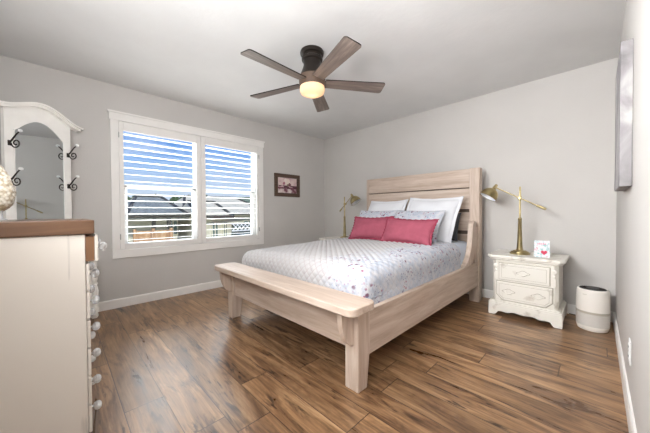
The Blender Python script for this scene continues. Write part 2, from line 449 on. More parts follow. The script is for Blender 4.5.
# ------------------------------------------------------------------ bed
BX0, BX1 = -2.60, -.95
bed = thing('bed', (-1.79, 2.3, 0), 'whitewashed wooden bed frame with plank headboard and low footboard bench', 'bed')
BO = Vector(bed.location)
def leg(x0, x1, flip):
    m = MB()
    y0, y1 = 1.2, 1.315
    zs = [(0, .03), (.22, 0), (.51, 0)]; v = []
    for z, t in zs:
        a, b_ = x0+(t*.5 if flip else 0), x1-(0 if flip else t*.5)
        a, b_ = (x0, x1-t*.4) if flip else (x0, x1)
        v += [(a, y0, z), (b_, y0, z), (b_, y1-t, z), (a, y1-t, z)]
    f = [(3, 2, 1, 0), (8, 9, 10, 11)]
    for j in (0, 4):
        for i in range(4): f.append((j+i, j+(i+1) % 4, j+4+(i+1) % 4, j+4+i))
    return m.add(v, f)
leg(-1.05, -.95, False).build('foot_post', M_oak['z'], bed, .006, off=BO)
leg(BX0, BX0+.1, True).build('foot_post', M_oak['z'], bed, .006, off=BO)
MB().box(BX0+.1, -1.05, 1.225, 1.262, .228, .498).build('footboard_panel', M_oak['x'], bed, .003, off=BO)
def rrect(x0, x1, y0, y1, r, n=6):
    p = []
    for cx, cy, a0 in ((x1-r, y1-r, 0), (x0+r, y1-r, 90), (x0+r, y0+r, 180), (x1-r, y0+r, 270)):
        for i in range(n+1):
            a = math.radians(a0+90*i/n); p.append((cx+r*math.cos(a), cy+r*math.sin(a)))
    return p
bp = rrect(-2.575, -.86, 1.04, 1.262, .05, 7)
MB().prism(bp, .498, .542).build('bench_top', M_oak['x'], bed, .007, off=BO, seg=3)
def corbel(x):
    pr = [(1.2, .498), (1.085, .498), (1.085, .478)]
    for i in range(9):
        a = math.radians(90*i/8); pr.append((1.20-.105*math.cos(a), .478-.21*math.sin(a)))
    MB().prism(pr, x-.018, x+.018, 'yz').build('corbel', M_oak['z'], bed, .003, off=BO)
corbel(-1.0); corbel(-2.54)
MB().box(-.987, -.952, 1.30, 3.40, .188, .455).build('side_rail', M_oak['y'], bed, .004, off=BO)
MB().box(-2.595, -2.565, 1.30, 3.40, .188, .455).build('side_rail', M_oak['y'], bed, .004, off=BO)
HT = 1.538
MB().box(-1.045, -.94, 3.395, 3.50, 0, HT).build('head_post', M_oak['z'], bed, .004, off=BO)
MB().box(-2.53, -2.485, 3.42, 3.50, 0, HT).build('head_post', M_oak['z'], bed, .004, off=BO)
for z0, z1 in ((1.322, HT), (1.068, 1.308), (.812, 1.030), (.40, .768)):
    MB().box(-2.485, -1.045, 3.425, 3.455, z0, z1).build('headboard_plank', M_oak['x'], bed, .003, off=BO)
MB().box(-2.485, -1.045, 3.456, 3.472, .38, HT-.02).build('headboard_backing', M_slot, bed, off=BO)['label'] = 'dark brown backing seen in the gaps'
def bracket(x0, x1):
    pr = [(2.93, .456), (3.03, .485), (3.11, .55), (3.165, .64), (3.195, .74), (3.215, .84), (3.235, .90), (3.265, .925), (3.30, .93), (3.325, .915),
          (3.335, .88), (3.335, .75), (3.31, .62), (3.27, .53), (3.22, .456)]
    MB().prism(pr, x0, x1, 'yz').build('sleigh_bracket', M_oak['z'], bed, .005, off=BO)
    MB().box(x0+.006, x1-.006, 3.33, 3.397, .456, .86).build('bracket_web', M_oak['z'], bed, .002, off=BO)
bracket(-1.005, -.953); bracket(-2.60, -2.55)
# slats that carry the mattress (hidden between the rails)
MB().box(-2.562, -.99, 1.33, 3.38, .26, .29).build('slat_deck', M_oak['x'], bed, off=BO)

def drape(x0, x1, y0, y1, zt, r, side, foot, step, quilted, ycut=None, crown=.02, left=True):
    """bed cover: flat top x0..x1 / y0..y1, hanging over both long sides and (foot) the foot end"""
    Lm = r*pi/2+side
    fx0, fx1, fy0 = x0+r, x1-r, y0+r
    nx0 = -int(round(Lm/step)); nxm = int(round((fx1-fx0)/step)); nym = int(round((y1-fy0)/step))
    us = [fx0+i*step for i in range(nx0, 0)]+[fx0+(fx1-fx0)*i/nxm for i in range(nxm+1)]+[fx1+i*step for i in range(1, -nx0+1)]
    ny0 = nx0 if foot else 0
    vs_ = [fy0+j*step for j in range(ny0, 0)]+[fy0+(y1-fy0)*j/nym for j in range(nym+1)]
    V = []
    for v in vs_:
        for u in us:
            ex = u-fx0 if u < fx0 else (u-fx1 if u > fx1 else 0); ey = v-fy0 if v < fy0 else 0
            L = max(abs(ex), abs(ey)); e_ = Vector((ex, ey))
            cx = min(max(u, fx0), fx1); cy = max(v, fy0)
            if L > 1e-9:
                d = e_.normalized(); a = L/r
                if a < pi/2: h, dr, nn = r*math.sin(a), r*(1-math.cos(a)), Vector((d.x*math.sin(a), d.y*math.sin(a), math.cos(a)))
                else: h, dr, nn = r, r+(L-r*pi/2), Vector((d.x, d.y, 0))
                P = Vector((cx+d.x*h, cy+d.y*h, zt-dr))
            else:
                P = Vector((cx, cy, zt)); nn = Vector((0, 0, 1))
            w = max(0, min(1, (P.x-x0)/(x1-x0))); P.z += crown*math.sin(pi*w)-.028*max(0, min(1, (2.5-P.y)/1.2))*(1-.55*w)*(P.z > .5)-.032*(1-w)**1.5
            ln = noise.noise(Vector((u*3.1, v*3.1, zt*9)))*.006+noise.noise(Vector((u*8, v*8, 3)))*.003
            hq = 0
            if quilted:
                p = .062
                s1 = abs(math.sin(pi*(u+v)/p)); s2 = abs(math.sin(pi*(u-v)/p))
                hq = .014*(s1*s2)**.42*(1-.6*max(0, min(1, (u+1.2)/.2)))
            P += nn*(ln+hq); V.append(P)
    n = len(us); F = []
    for j in range(len(vs_)-1):
        for i in range(n-1): F.append((j*n+i, j*n+i+1, (j+1)*n+i+1, (j+1)*n+i))
    mb = MB().add(V, F); mb.uv = [(u, v) for v in vs_ for u in us]; return mb
mt = thing('mattress', (-1.775, 2.35, .295), 'white mattress under the quilt inside the wooden bed rails', 'mattress')
MB().prism(rrect(-2.53, -1.035, 1.39, 3.36, .08), .295, .612).build('mattress_body', M_white_fab, mt, .03, off=mt.location, seg=3)
def cover(name, mb, mat, label, cat, th_):
    o = mb.build(name, mat, smooth='full', recalc=False)
    ul = o.data.uv_layers.new(name='cloth')
    for lp_ in o.data.loops: ul.data[lp_.index].uv = mb.uv[lp_.vertex_index]
    s = o.modifiers.new('thickness', 'SOLIDIFY'); s.thickness = th_; s.offset = -1
    return tag(o, label, cat)
sheet = cover('bed_sheet', drape(-2.555, -1.002, 1.36, 3.36, .688, .10, .135, True, .03, False), M_bluefab,
      'plain pale blue bedspread edge showing past the quilt beside the headboard', 'bedspread', .006)
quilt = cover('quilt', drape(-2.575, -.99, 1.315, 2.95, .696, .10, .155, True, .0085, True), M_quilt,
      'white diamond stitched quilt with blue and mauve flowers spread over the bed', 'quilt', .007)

# pillows
def pillow(name, w, h, t, mat, loc, tilt, rz=0, flange=0, ruffle=None, label='', cat='pillow', group=None, sag=.0, seed=0, roll=0):
    r = thing(name, loc, label, cat, rz, group)
    n = 26; pinch = .075 if cat == 'cushion' else .05
    def pos(u, v, s):
        # u,v in -1..1
        k = 1-.07*(v*v) ; k2 = 1-.07*(u*u)
        x = u*w/2*(1-.05*(1-u*u)*0)*(1-pinch*(1-abs(v)**2)*abs(u)**3); z = v*h/2*(1-pinch*1.8*(1-abs(u)**2)*abs(v)**3)
        th_ = t/2*((1-abs(u)**2.6)*(1-abs(v)**2.6))**.55 if abs(u) < 1 and abs(v) < 1 else 0
        wr = noise.noise(Vector((u*2.5+seed, v*2.5, s*3.)))*.012*min(1, th_/(t*.2+1e-6))
        z -= sag*(v+1)*.5*math.cos(u*pi/2)*h
        return Vector((x, s*(th_+wr)+.0, z))
    def finish(m, mt_, nm, par, sm='full'):
        R = Matrix.Rotation(roll, 4, 'Y'); Rx = Matrix.Rotation(tilt, 4, 'X')
        m.v = [tuple(Rx @ (Vector((0, 0, h/2))+R @ Vector(p))) for p in m.v]
        return m.build(nm, mt_, par, smooth=sm)
    V = []; F = []
    for s in (-1, 1):
        b0 = len(V)
        for j in range(n+1):
            for i in range(n+1):
                u = math.sin((i/n*2-1)*pi/2); v = math.sin((j/n*2-1)*pi/2); V.append(pos(u, v, s))
        for j in range(n):
            for i in range(n):
                q = (b0+j*(n+1)+i, b0+j*(n+1)+i+1, b0+(j+1)*(n+1)+i+1, b0+(j+1)*(n+1)+i)
                F.append(q if s < 0 else tuple(reversed(q)))
    m = MB().add(V, F)
    import bmesh
    body = finish(m, mat, 'cushion_body' if ruffle else 'pillow_body', r)
    bm = bmesh.new(); bm.from_mesh(body.data); bmesh.ops.remove_doubles(bm, verts=bm.verts, dist=1e-5); bmesh.ops.recalc_face_normals(bm, faces=bm.faces); bm.to_mesh(body.data); bm.free()
    for p in body.data.polygons: p.use_smooth = True
    fl = flange
    if fl:
        V = []; F = []; K = 120; rings = 5
        for ring in range(rings):
            q = ring/(rings-1)
            for k in range(K):
                a = k/K*4; sd = int(a); f_ = (a-sd)*2-1
                u, v = [(f_, -1), (1, f_), (-f_, 1), (-1, -f_)][sd]
                p = pos(u*.999, v*.999, 1); p.y = 0
                px_ = p.x*(1+2*fl/w*q)-(p.x*.02*(1-q)); pz_ = p.z*(1+2*fl/h*q)-(p.z*.02*(1-q))
                amp = .008*q if ruffle else .003*q
                yy = amp*math.sin(k*(1.9 if ruffle else .5))+(noise.noise(Vector((px_*9, pz_*9, seed)))*.008*q)
                V.append(Vector((px_, yy, pz_)))
        for ring in range(rings-1):
            for k in range(K):
                k2 = (k+1) % K; F.append((ring*K+k, ring*K+k2, (ring+1)*K+k2, (ring+1)*K+k))
        m = MB().add(V, F)
        o = finish(m, ruffle or mat, 'ruffle' if ruffle else 'flange', r)
        so = o.modifiers.new('thickness', 'SOLIDIFY'); so.thickness = .005; so.offset = 0
    return r
PZ = .704
R_ = math.radians
pillow('pillow', .54, .34, .09, M_char, (-1.37, 3.185, PZ), R_(-20), seed=11, label='charcoal pillow standing behind the right large white pillow, only its edge showing')
pillow('pillow', .60, .58, .14, M_white_fab, (-1.41, 2.955, PZ+.006), R_(-34), flange=.035, seed=1, roll=R_(1.5), label='large white flanged pillow leaning on the headboard, right of the two', group='large white flanged pillows')
pillow('pillow', .54, .56, .15, M_white_fab, (-2.06, 2.985, PZ+.006), R_(-33), flange=.03, seed=2, label='large white flanged pillow leaning on the headboard, left of the two', group='large white flanged pillows')
pillow('pillow', .60, .43, .11, M_sham, (-1.47, 2.775, PZ+.006), R_(-36), flange=.0, seed=3, roll=R_(1), label='floral quilted pillow between the right rose cushion and white pillow', group='floral shams')
pillow('pillow', .58, .43, .11, M_sham, (-2.06, 2.80, PZ+.006), R_(-35), seed=4, label='floral quilted pillow behind the left rose cushion', group='floral shams')
pillow('cushion', .56, .275, .13, M_rose, (-1.41, 2.545, PZ+.01), R_(-29), flange=.024, ruffle=M_rose_d, seed=5, roll=R_(2), label='rose pink lumbar cushion with ruffled edge, right and nearer of the two', cat='cushion', group='rose lumbar cushions')
pillow('cushion', .54, .28, .13, M_rose, (-1.935, 2.625, PZ+.012), R_(-26), flange=.024, ruffle=M_rose_d, seed=6, roll=R_(-1), label='rose pink lumbar cushion with ruffled edge, left of the two, nearer the window', cat='cushion', group='rose lumbar cushions')

# ------------------------------------------------------------------ nightstands (local: front towards -Y, centre of plan at 0,0)
def make_nightstand(loc, label):
    r = thing('nightstand', loc, label, 'nightstand', group='white nightstands')
    D0, D1 = -.225, .225
    # top with clipped front corners
    def clip(x, y0, y1, c): return [(-x, y1), (-x, y0+c), (-x+c*.9, y0), (x-c*.9, y0), (x, y0+c), (x, y1)]
    MB().prism(clip(.303, -.255, .235, .04), .570, .600).prism(clip(.288, -.24, .23, .04), .552, .571).build('top', M_night, r, .006, seg=3)
    b = MB().prism(clip(.256, D0, D1, .03), .11, .553)
    b.build('body', M_night, r, .003)
    bd = MB()
    for i in range(44):
        x = -.225+.45*i/43; bd.lathe([(.002, -.004), (.0045, 0), (.002, .004)], (x, D0-.002, .540), 6, caps=True)
    bd.build('beading', M_night, r)
    # plinth with scalloped apron
    n = 40; xa = .285; pr = [(-xa, .115), (-xa, 0), (-xa+.055, 0)]
    for i in range(n+1):
        u = -1+2*i/n; x = u*(xa-.06)
        z = .030+.030*(1-abs(u))**.6*(1)-.016*math.exp(-((u)/.22)**2)+(-.012*math.exp(-((abs(u)-.55)/.14)**2))
        if abs(u) > .9: z *= (1-abs(u))/.1
        pr.append((x, max(z, .004)))
    pr += [(xa-.055, 0), (xa, 0), (xa, .115)]
    m = MB().prism(pr, D0-.03, D0-.012, 'xz')
    sp_ = [(D0-.012, 0), (D0+.04, 0), (D0+.07, .035), (D1-.07, .035), (D1-.04, 0), (D1, 0), (D1, .115), (D0-.012, .115)]
    m.prism(sp_, -xa, -xa+.018, 'yz').prism(sp_, xa-.018, xa, 'yz')
    m.box(-xa, xa, D0-.03, D1, .115, .13)
    m.box(-.27, .27, D0-.022, D1, .130, .142)
    m.build('plinth', M_night, r, .003)
    # carved rosettes beside the top drawer
    for x in (-.228, .228):
        q = MB(); Q = Matrix.Rotation(pi/2, 3, 'X')
        q.lathe([(.020, 0), (.020, .004), (.014, .006), (.010, .004), (.006, .009)], (x, D0, .49), 18, Q)
        q.lathe([(.011, 0), (.011, .004), (.006, .007)], (x, D0, .45), 14, Q)
        q.box(x-.010, x+.010, D0-.004, D0, .35, .43)
        q.build('carving', M_night, r, .001, smooth=True)
    def drawer(x0, x1, z0, z1, c, pulls):
        MB().prism([(x0-.006, z0-.006+c), (x0-.006+c, z0-.006), (x1+.006-c, z0-.006), (x1+.006, z0-.006+c), (x1+.006, z1+.006), (x0-.006, z1+.006)], D0-.0025, D0+.0015, 'xz').build('drawer_gap', M_groove, r)
        poly = [(x0, z0+c), (x0+c, z0), (x1-c, z0), (x1, z0+c), (x1, z1), (x0, z1)]
        d = MB().prism(poly, D0-.016, D0, 'xz').build('drawer', M_night, r, .006, seg=3)
        ins = .0200
        MB().prism([(x0+ins, z0+ins+c*.6), (x0+ins+c*.6, z0+ins), (x1-ins-c*.6, z0+ins), (x1-ins, z0+ins+c*.6), (x1-ins, z1-ins), (x0+ins, z1-ins)], D0-.0172, D0-.0155, 'xz').build('panel_line', M_groove, d)
        ins = .0222
        MB().prism([(x0+ins, z0+ins+c*.6), (x0+ins+c*.6, z0+ins), (x1-ins-c*.6, z0+ins), (x1-ins, z0+ins+c*.6), (x1-ins, z1-ins), (x0+ins, z1-ins)], D0-.0185, D0-.0165, 'xz').build('panel', M_night, d, .001)
        for px_ in pulls:
            zc = (z0+z1)/2
            h = MB()
            pl = []
            for k in range(28):
                a = 2*pi*k/28; rr = 1+.16*math.cos(4*a); pl.append((px_+.042*rr*math.cos(a), zc+.020*rr*math.sin(a)))
            MB().prism([(px_+(q[0]-px_)*1.14, zc+(q[1]-zc)*1.2) for q in pl], D0-.0200, D0-.0182, 'xz').build('pull_shade_rim', M_groove, d)  # enlarged outline behind each pull, a shadow painted in darker beige
            h.prism(pl, D0-.0225, D0-.0195, 'xz')
            h.cyl((px_-.028, D0-.018, zc+.004), (px_-.028, D0-.034, zc+.004), .0045, seg=8).cyl((px_+.028, D0-.018, zc+.004), (px_+.028, D0-.034, zc+.004), .0045, seg=8)
            pts = [(px_+.030*math.cos(a), D0-.033-.004*math.sin(-a), zc+.004+.022*math.sin(a)) for a in [pi+pi*k/10 for k in range(11)]]
            h.tube(pts, .0035, 6)
            h.build('bail_pull', M_night, d, smooth=True)
    drawer(-.195, .195, .362, .522, .0, [0])
    drawer(-.215, .215, .158, .338, .05, [-.115, .115])
    return r
ns = make_nightstand((-.492, 3.375, 0), 'distressed white two drawer nightstand holding lamp and heart card, beside air purifier')
dup(ns, (-3.045, 3.385, 0), 0, 'white nightstand in the corner, mostly hidden behind the bed, under a brass lamp', 'white nightstands')

# ------------------------------------------------------------------ pharmacy lamps
def make_lamp(loc, rz, label):
    r = thing('table_lamp', loc, label, 'lamp', rz, 'brass task lamps')
    MB().lathe([(.086, 0), (.086, .012), (.078, .016), (.074, .026), (.060, .029), (.056, .036), (.032, .040), (.028, .048)], seg=28).build('base', M_brass, r, smooth=True)
    MB().lathe([(.026, .046), (.023, .10), (.016, .345), (.019, .35), (.019, .362), (.012, .368)], seg=10).build('column', M_brass, r, smooth=True)
    MB().lathe([(.0085, .36), (.0085, .68), (.006, .69)], seg=12).build('rod', M_brass, r, smooth=True)
    pv = Vector((0, -.018, .572)); d = Vector((-.87, 0, .493)).normalized()
    p = MB().cyl((0, .012, .572), (0, -.034, .572), .014).lathe([(.0135, .55), (.0135, .595)], seg=12)
    p.build('pivot', M_brass, r, .002, smooth=True)
    a0 = pv+d*.245; a1 = pv-d*.16
    MB().cyl(a0, a1, .0062).build('arm', M_brass, r, smooth=True)
    MB().cyl(a1, pv-d*.235, .0125, seg=16).cyl(pv-d*.235, pv-d*.243, .009, seg=16).build('counterweight', M_brass, r, .002, smooth=True)
    # shade: dome, axis down-left
    ax = Vector((-.46, -.30, -.83)).normalized()
    nk = a0+Vector((.0, 0, .012))
    ap = nk+ax*.038
    Q = ax.to_track_quat('Z', 'Y').to_matrix()
    MB().cyl(nk-ax*.02, ap+ax*.004, .015, .021, 16).cyl(a0+Vector((0, .016, 0)), a0-Vector((0, .016, 0)), .010).build('socket_neck', M_brass, r, .002, smooth=True)
    prof = [(.022, 0)]+[(.022+(.086-.022)*math.sin(t*pi/2)**.8, .095*(1-math.cos(t*pi/2))**.8) for t in [k/8 for k in range(1, 9)]]+[(.090, .100)]
    sh = MB().lathe(prof, ap, 32, Q, caps=False).build('shade', M_brass, r, smooth='full', recalc=False)
    MB().lathe([(max(.004, a-.004), b+.003) for a, b in prof[:-1]], ap, 32, Q, caps=False).build('shade_lining', M_shade_in, sh, smooth='full', recalc=False)['label'] = 'white inside of the shade'
    for o_ in [sh]:
        s_ = o_.modifiers.new('thickness', 'SOLIDIFY'); s_.thickness = .0015; s_.offset = 0
    MB().lathe([(.006, .0), (.014, .02), (.024, .045), (.022, .062), (.010, .072)], ap, 16, Q).build('bulb', M_shade_in, r, smooth=True)
    return r
lp = make_lamp((-.556, 3.36, .601), 0, 'brass swing arm lamp on the white nightstand right of the bed')
dup(lp, (-2.925, 3.35, .601), R_(158.8), 'brass swing arm lamp in the corner, left of the bed pillows')

# greeting card
def card_mat():
    m, n, b = newmat('card_print')
    v = coords(n); a = N(n, 'ShaderNodeTexNoise', Scale=38, Detail=3); n.links.new(v, a.inputs['Vector'])
    n.links.new(ramp(n, a.outputs[0], [(.38, (150, 196, 196)), (.48, (222, 226, 230)), (.6, (236, 236, 238)), (.7, (226, 160, 176))]), b.inputs['Base Color'])
    b.inputs['Roughness'].default_value = .5
    return m
M_card = card_mat(); M_heart = plain('heart_red', (206, 62, 92), .5); M_pink = plain('card_pink', (232, 150, 170), .5)
cr = thing('greeting_card', (-.368, 3.27, .601), 'folded greeting card with a red heart standing on the right nightstand', 'card', R_(12))
w_, h_, tl = .058, .155, .03
def leaf(s):
    return MB().add([(-w_, s*tl, 0), (w_, s*tl, 0), (w_, s*.0008, h_), (-w_, s*.0008, h_), (-w_, s*tl+.0012, 0), (w_, s*tl+.0012, 0), (w_, s*.0008+.0012, h_), (-w_, s*.0008+.0012, h_)],
                    [(0, 1, 2, 3), (7, 6, 5, 4), (0, 4, 5, 1), (1, 5, 6, 2), (2, 6, 7, 3), (3, 7, 4, 0)])
leaf(-1).build('card_front', M_card, cr); leaf(1).build('card_back', M_card, cr)
hp = []
for k in range(40):
    t = 2*pi*k/40; hp.append((16*math.sin(t)**3/16*.024, (13*math.cos(t)-5*math.cos(2*t)-2*math.cos(3*t)-math.cos(4*t))/16*.024))
sl = (tl-.0008)/h_
def oncard(x, z, d): return (x, -tl+z*sl-d, z)
hm = MB(); vv = [oncard(.014+a, .045+b, .0006) for a, b in hp]+[oncard(.014+a, .045+b, .002) for a, b in hp]
hm.add(vv, [tuple(range(40)), tuple(range(79, 39, -1))]+[(i, i+40, (i+1) % 40+40, (i+1) % 40) for i in range(40)]).build('heart', M_heart, cr)
for i in range(5):
    a0, a1 = -.034+i*.014, -.025+i*.014
    z0, z1 = .118, .130+(i % 2)*.004
    MB().add([oncard(a0, z0, .0006), oncard(a1, z0, .0006), oncard(a1, z1, .0006), oncard(a0, z1, .0006)], [(0, 1, 2, 3)]).build('lettering_stroke', M_pink, cr)

# ------------------------------------------------------------------ air purifier
def grille_mat():
    m, n, b = newmat('perforated_plastic')
    g = N(n, 'ShaderNodeTexCoord'); sp = N(n, 'ShaderNodeSeparateXYZ'); n.links.new(g.outputs['Object'], sp.inputs[0])
    an = math_(n, 'ARCTAN2', sp.outputs[1], sp.outputs[0])
    a = math_(n, 'FRACT', math_(n, 'MULTIPLY', an, 22)); z = math_(n, 'FRACT', math_(n, 'MULTIPLY', sp.outputs[2], 160))
    da = math_(n, 'ABSOLUTE', math_(n, 'SUBTRACT', a, .5)); dz = math_(n, 'ABSOLUTE', math_(n, 'SUBTRACT', z, .5))
    ins = math_(n, 'MULTIPLY', math_(n, 'LESS_THAN', da, .3), math_(n, 'LESS_THAN', dz, .28))
    n.links.new(mix(n, ins, c4((228, 222, 214)), c4((120, 116, 112))), b.inputs['Base Color']); b.inputs['Roughness'].default_value = .5
    return m
ap_ = thing('air_purifier', (-.022, 3.325, 0), 'short white rounded air purifier with dark top panel in the right corner', 'air purifier')
MB().lathe([(.088, 0), (.096, .004), (.102, .02), (.1075, .045)], seg=48).build('base_ring', M_purifier, ap_, smooth=True)
MB().lathe([(.1075, .045), (.1085, .10), (.1085, .150)], seg=48).build('intake_grille', grille_mat(), ap_, smooth=True)['label'] = 'finely perforated lower band'
MB().lathe([(.1085, .150), (.1085, .166), (.105, .1665), (.105, .170)], seg=48).build('seam_band', M_groove, ap_, smooth=True)
MB().lathe([(.109, .170), (.108, .26), (.105, .335), (.101, .352), (.095, .358), (.088, .354)], seg=48, caps=True).build('upper_shell', M_purifier, ap_, smooth=True)
MB().lathe([(.088, .354), (.086, .3585), (.040, .3575), (.038, .3605), (.005, .361)], seg=48).build('top_panel', M_black, ap_, smooth=True)['label'] = 'dark round control and vent panel'
g_ = MB()
for i in range(30):
    a = 2*pi*i/30; g_.tube([(math.cos(a)*q, math.sin(a)*q, .360) for q in (.042, .083)], .0012, 5)
g_.build('vent_fins', M_iron, ap_)
lg = MB()
for i in range(5):
    a = R_(236+i*3.2); c_, s_ = math.cos(a)*.1062, math.sin(a)*.1062
    lg.add([(c_-.002*math.sin(-a), s_, .312), (c_+.002, s_-.0008, .312), (c_+.002, s_-.0008, .318), (c_, s_, .318)], [(0, 1, 2, 3)])
lg.build('logo_mark', M_groove, ap_)
cord = MB().tube([(.075, 3.43, .03), (.085, 3.52, .012), (.06, 3.60, .008), (-.05, 3.625, .008), (-.12, 3.625, .006), (-.16, 3.634, .006), (-.19, 3.638, .006)], .0035, 6)
tag(cord.build('power_cord', M_black, smooth=True), 'thin dark power cord on the floor between air purifier and nightstand', 'cord')

# ------------------------------------------------------------------ outlet on the right wall
ou = thing('wall_outlet', (XR, 2.06, .32), 'white electrical outlet low on the right wall', 'outlet')
MB().box(-.006, -.0005, -.038, .038, -.06, .06).build('cover_plate', M_vinyl, ou, .003)
for z in (-.024, .024):
    s_ = MB().box(-.0085, -.006, -.017, .017, z-.016, z+.016).build('socket', M_vinyl, ou, .002)
    MB().box(-.0092, -.0084, -.009, -.006, z-.005, z+.007).box(-.0092, -.0084, .005, .008, z-.005, z+.007).build('slots', M_black, s_)

# ------------------------------------------------------------------ canvas on the right wall
def canvas_mat():
    m, n, b = newmat('canvas_print')
    v = coords(n, (1, 2.5, .9)); a = N(n, 'ShaderNodeTexNoise', Scale=3.2, Detail=6, Distortion=1.2); n.links.new(v, a.inputs['Vector'])
    n.links.new(ramp(n, a.outputs[0], [(.3, (112, 108, 110)), (.45, (146, 142, 143)), (.6, (184, 181, 180)), (.75, (128, 123, 125))]), b.inputs['Base Color'])
    b.inputs['Roughness'].default_value = .85; return m
cv = thing('wall_canvas', (XR, 2.36, 1.54), 'tall pale canvas picture hanging high on the right wall', 'picture')
cvo = cv.location
MB().box(.080, XR-.001, 2.09, 2.64, 1.165, 1.915).build('stretched_canvas', canvas_mat(), cv, .003, off=cvo)

# ------------------------------------------------------------------ small framed picture on the window wall
def still_mat():
    m, n, b = newmat('flower_print')
    g = N(n, 'ShaderNodeTexCoord'); sp = N(n, 'ShaderNodeSeparateXYZ'); n.links.new(g.outputs['Object'], sp.inputs[0])
    v = coords(n, (1, 1, 1)); a = N(n, 'ShaderNodeTexNoise', Scale=13, Detail=3); n.links.new(v, a.inputs['Vector'])
    y, z = sp.outputs[1], sp.outputs[2]
    back = ramp(n, a.outputs[0], [(.35, (206, 172, 176)), (.6, (226, 204, 200))])
    low = ramp(n, a.outputs[0], [(.4, (120, 70, 84)), (.5, (200, 176, 178)), (.62, (224, 212, 208))])
    col = mix(n, math_(n, 'LESS_THAN', z, -.03), back, low)
    band = math_(n, 'MULTIPLY', math_(n, 'LESS_THAN', math_(n, 'ABSOLUTE', math_(n, 'ADD', z, .03)), .028), math_(n, 'GREATER_THAN', a.outputs[0], .44))
    col = mix(n, band, col, c4((92, 48, 60)))
    def blob(y0, z0, r, c, cl):
        d = math_(n, 'SQRT', math_(n, 'ADD', math_(n, 'POWER', math_(n, 'SUBTRACT', y, y0), 2), math_(n, 'POWER', math_(n, 'SUBTRACT', z, z0), 2)))
        d = math_(n, 'ADD', d, math_(n, 'MULTIPLY', math_(n, 'SUBTRACT', a.outputs[0], .5), .06))
        return mix(n, math_(n, 'LESS_THAN', d, r), cl, c4(c))
    for y0, z0, r, c in ((.0, .05, .055, (238, 222, 212)), (-.07, .03, .03, (176, 110, 126)), (.05, .02, .03, (120, 78, 84)), (-.04, .08, .028, (240, 226, 220)), (.0, -.0, .02, (130, 120, 100))):
        col = blob(y0, z0, r, c, col)
    n.links.new(col, b.inputs['Base Color']); b.inputs['Roughness'].default_value = .4
    return m
M_frame = wood('brown_frame', [(.3, (66, 48, 38)), (.6, (96, 74, 60)), (.8, (120, 98, 80))], 'y', .5, 2)
fp = thing('picture_frame', (XL, 2.77, 1.495), 'small brown framed picture of pink flowers beside the window', 'picture')
fy, fz, fb = .262, .190, .062
m = MB()
for (y0, y1, z0, z1) in ((-fy, fy, fz-fb, fz), (-fy, fy, -fz, -fz+fb), (-fy, -fy+fb, -fz+fb, fz-fb), (fy-fb, fy, -fz+fb, fz-fb)):
    m.box(.001, .028, y0, y1, z0, z1)
m.build('frame', M_frame, fp, .004)
MB().box(.004, .012, -fy+fb, fy-fb, -fz+fb, fz-fb).build('print', still_mat(), fp)

# ------------------------------------------------------------------ ceiling fan
fan = thing('ceiling_fan', (-1.763, 1.598, H), 'five blade low profile ceiling fan with weathered wood blades and lit glass bowl', 'ceiling fan')
FZ = H
MB().lathe([(.100, 0), (.104, -.012), (.100, -.03), (.084, -.036), (.084, -.055), (.092, -.062), (.090, -.078), (.076, -.085), (.074, -.12), (.082, -.15), (.098, -.19), (.108, -.215)], seg=40).build('canopy', M_iron, fan, smooth=True)
M_blade = wood('weathered_blade', [(.25, (84, 74, 68)), (.5, (124, 110, 102)), (.75, (164, 150, 140))], 'x', .32, 1.4, streak=(74, 60, 52))
M_rim = wood('fan_rim', [(.3, (74, 58, 48)), (.7, (106, 86, 72))], 'x', .5)
MB().lathe([(.100, -.215), (.114, -.222), (.116, -.25), (.114, -.304), (.106, -.307)], seg=40).build('motor_housing', M_rim, fan, smooth=True)
def bowl_mat():
    m = bpy.data.materials.new('frosted_bowl'); m.use_nodes = True; n = m.node_tree; n.nodes.clear()
    o = N(n, 'ShaderNodeOutputMaterial'); t = N(n, 'ShaderNodeBsdfTranslucent'); d = N(n, 'ShaderNodeBsdfDiffuse'); em = N(n, 'ShaderNodeEmission')
    t.inputs[0].default_value = c4((255, 236, 208)); d.inputs[0].default_value = c4((250, 235, 215))
    em.inputs[0].default_value = c4((255, 196, 128)); em.inputs[1].default_value = .2
    x = N(n, 'ShaderNodeMixShader'); x.inputs[0].default_value = .6; ad = N(n, 'ShaderNodeAddShader')
    n.links.new(d.outputs[0], x.inputs[1]); n.links.new(t.outputs[0], x.inputs[2]); n.links.new(x.outputs[0], ad.inputs[0]); n.links.new(em.outputs[0], ad.inputs[1])
    n.links.new(ad.outputs[0], o.inputs[0]); return m
MB().lathe([(.106, -.306), (.108, -.318), (.107, -.342), (.099, -.360), (.08, -.371), (.045, -.377), (.004, -.378)], seg=40, caps=False).build('light_bowl', bowl_mat(), fan, smooth='full')['label'] = 'warm glowing frosted glass bowl'
lt = light('fan_bulb', 'POINT', (0, 0, -.340), .25, (1, .78, .52)); lt.data.shadow_soft_size = .03; lt.parent = fan
def blade():
    P = []; n = 10
    r0, r1, w0, w1 = .115, .652, .052, .071
    pts = [(r0, -w0), (r1-.03, -w1)]+[(r1-.03+.03*math.sin(a), -w1+.03-.03*math.cos(a)) for a in [pi/2*k/6 for k in range(1, 7)]]
    pts = [(r0, -w0)]+[(r1-.022+.022*math.sin(a), -w1+.022-.022*math.cos(a)) for a in [pi/2*k/6 for k in range(7)]]
    pts += [(x, -y) for x, y in reversed(pts)]
    return MB().prism(pts, -.004, .004)
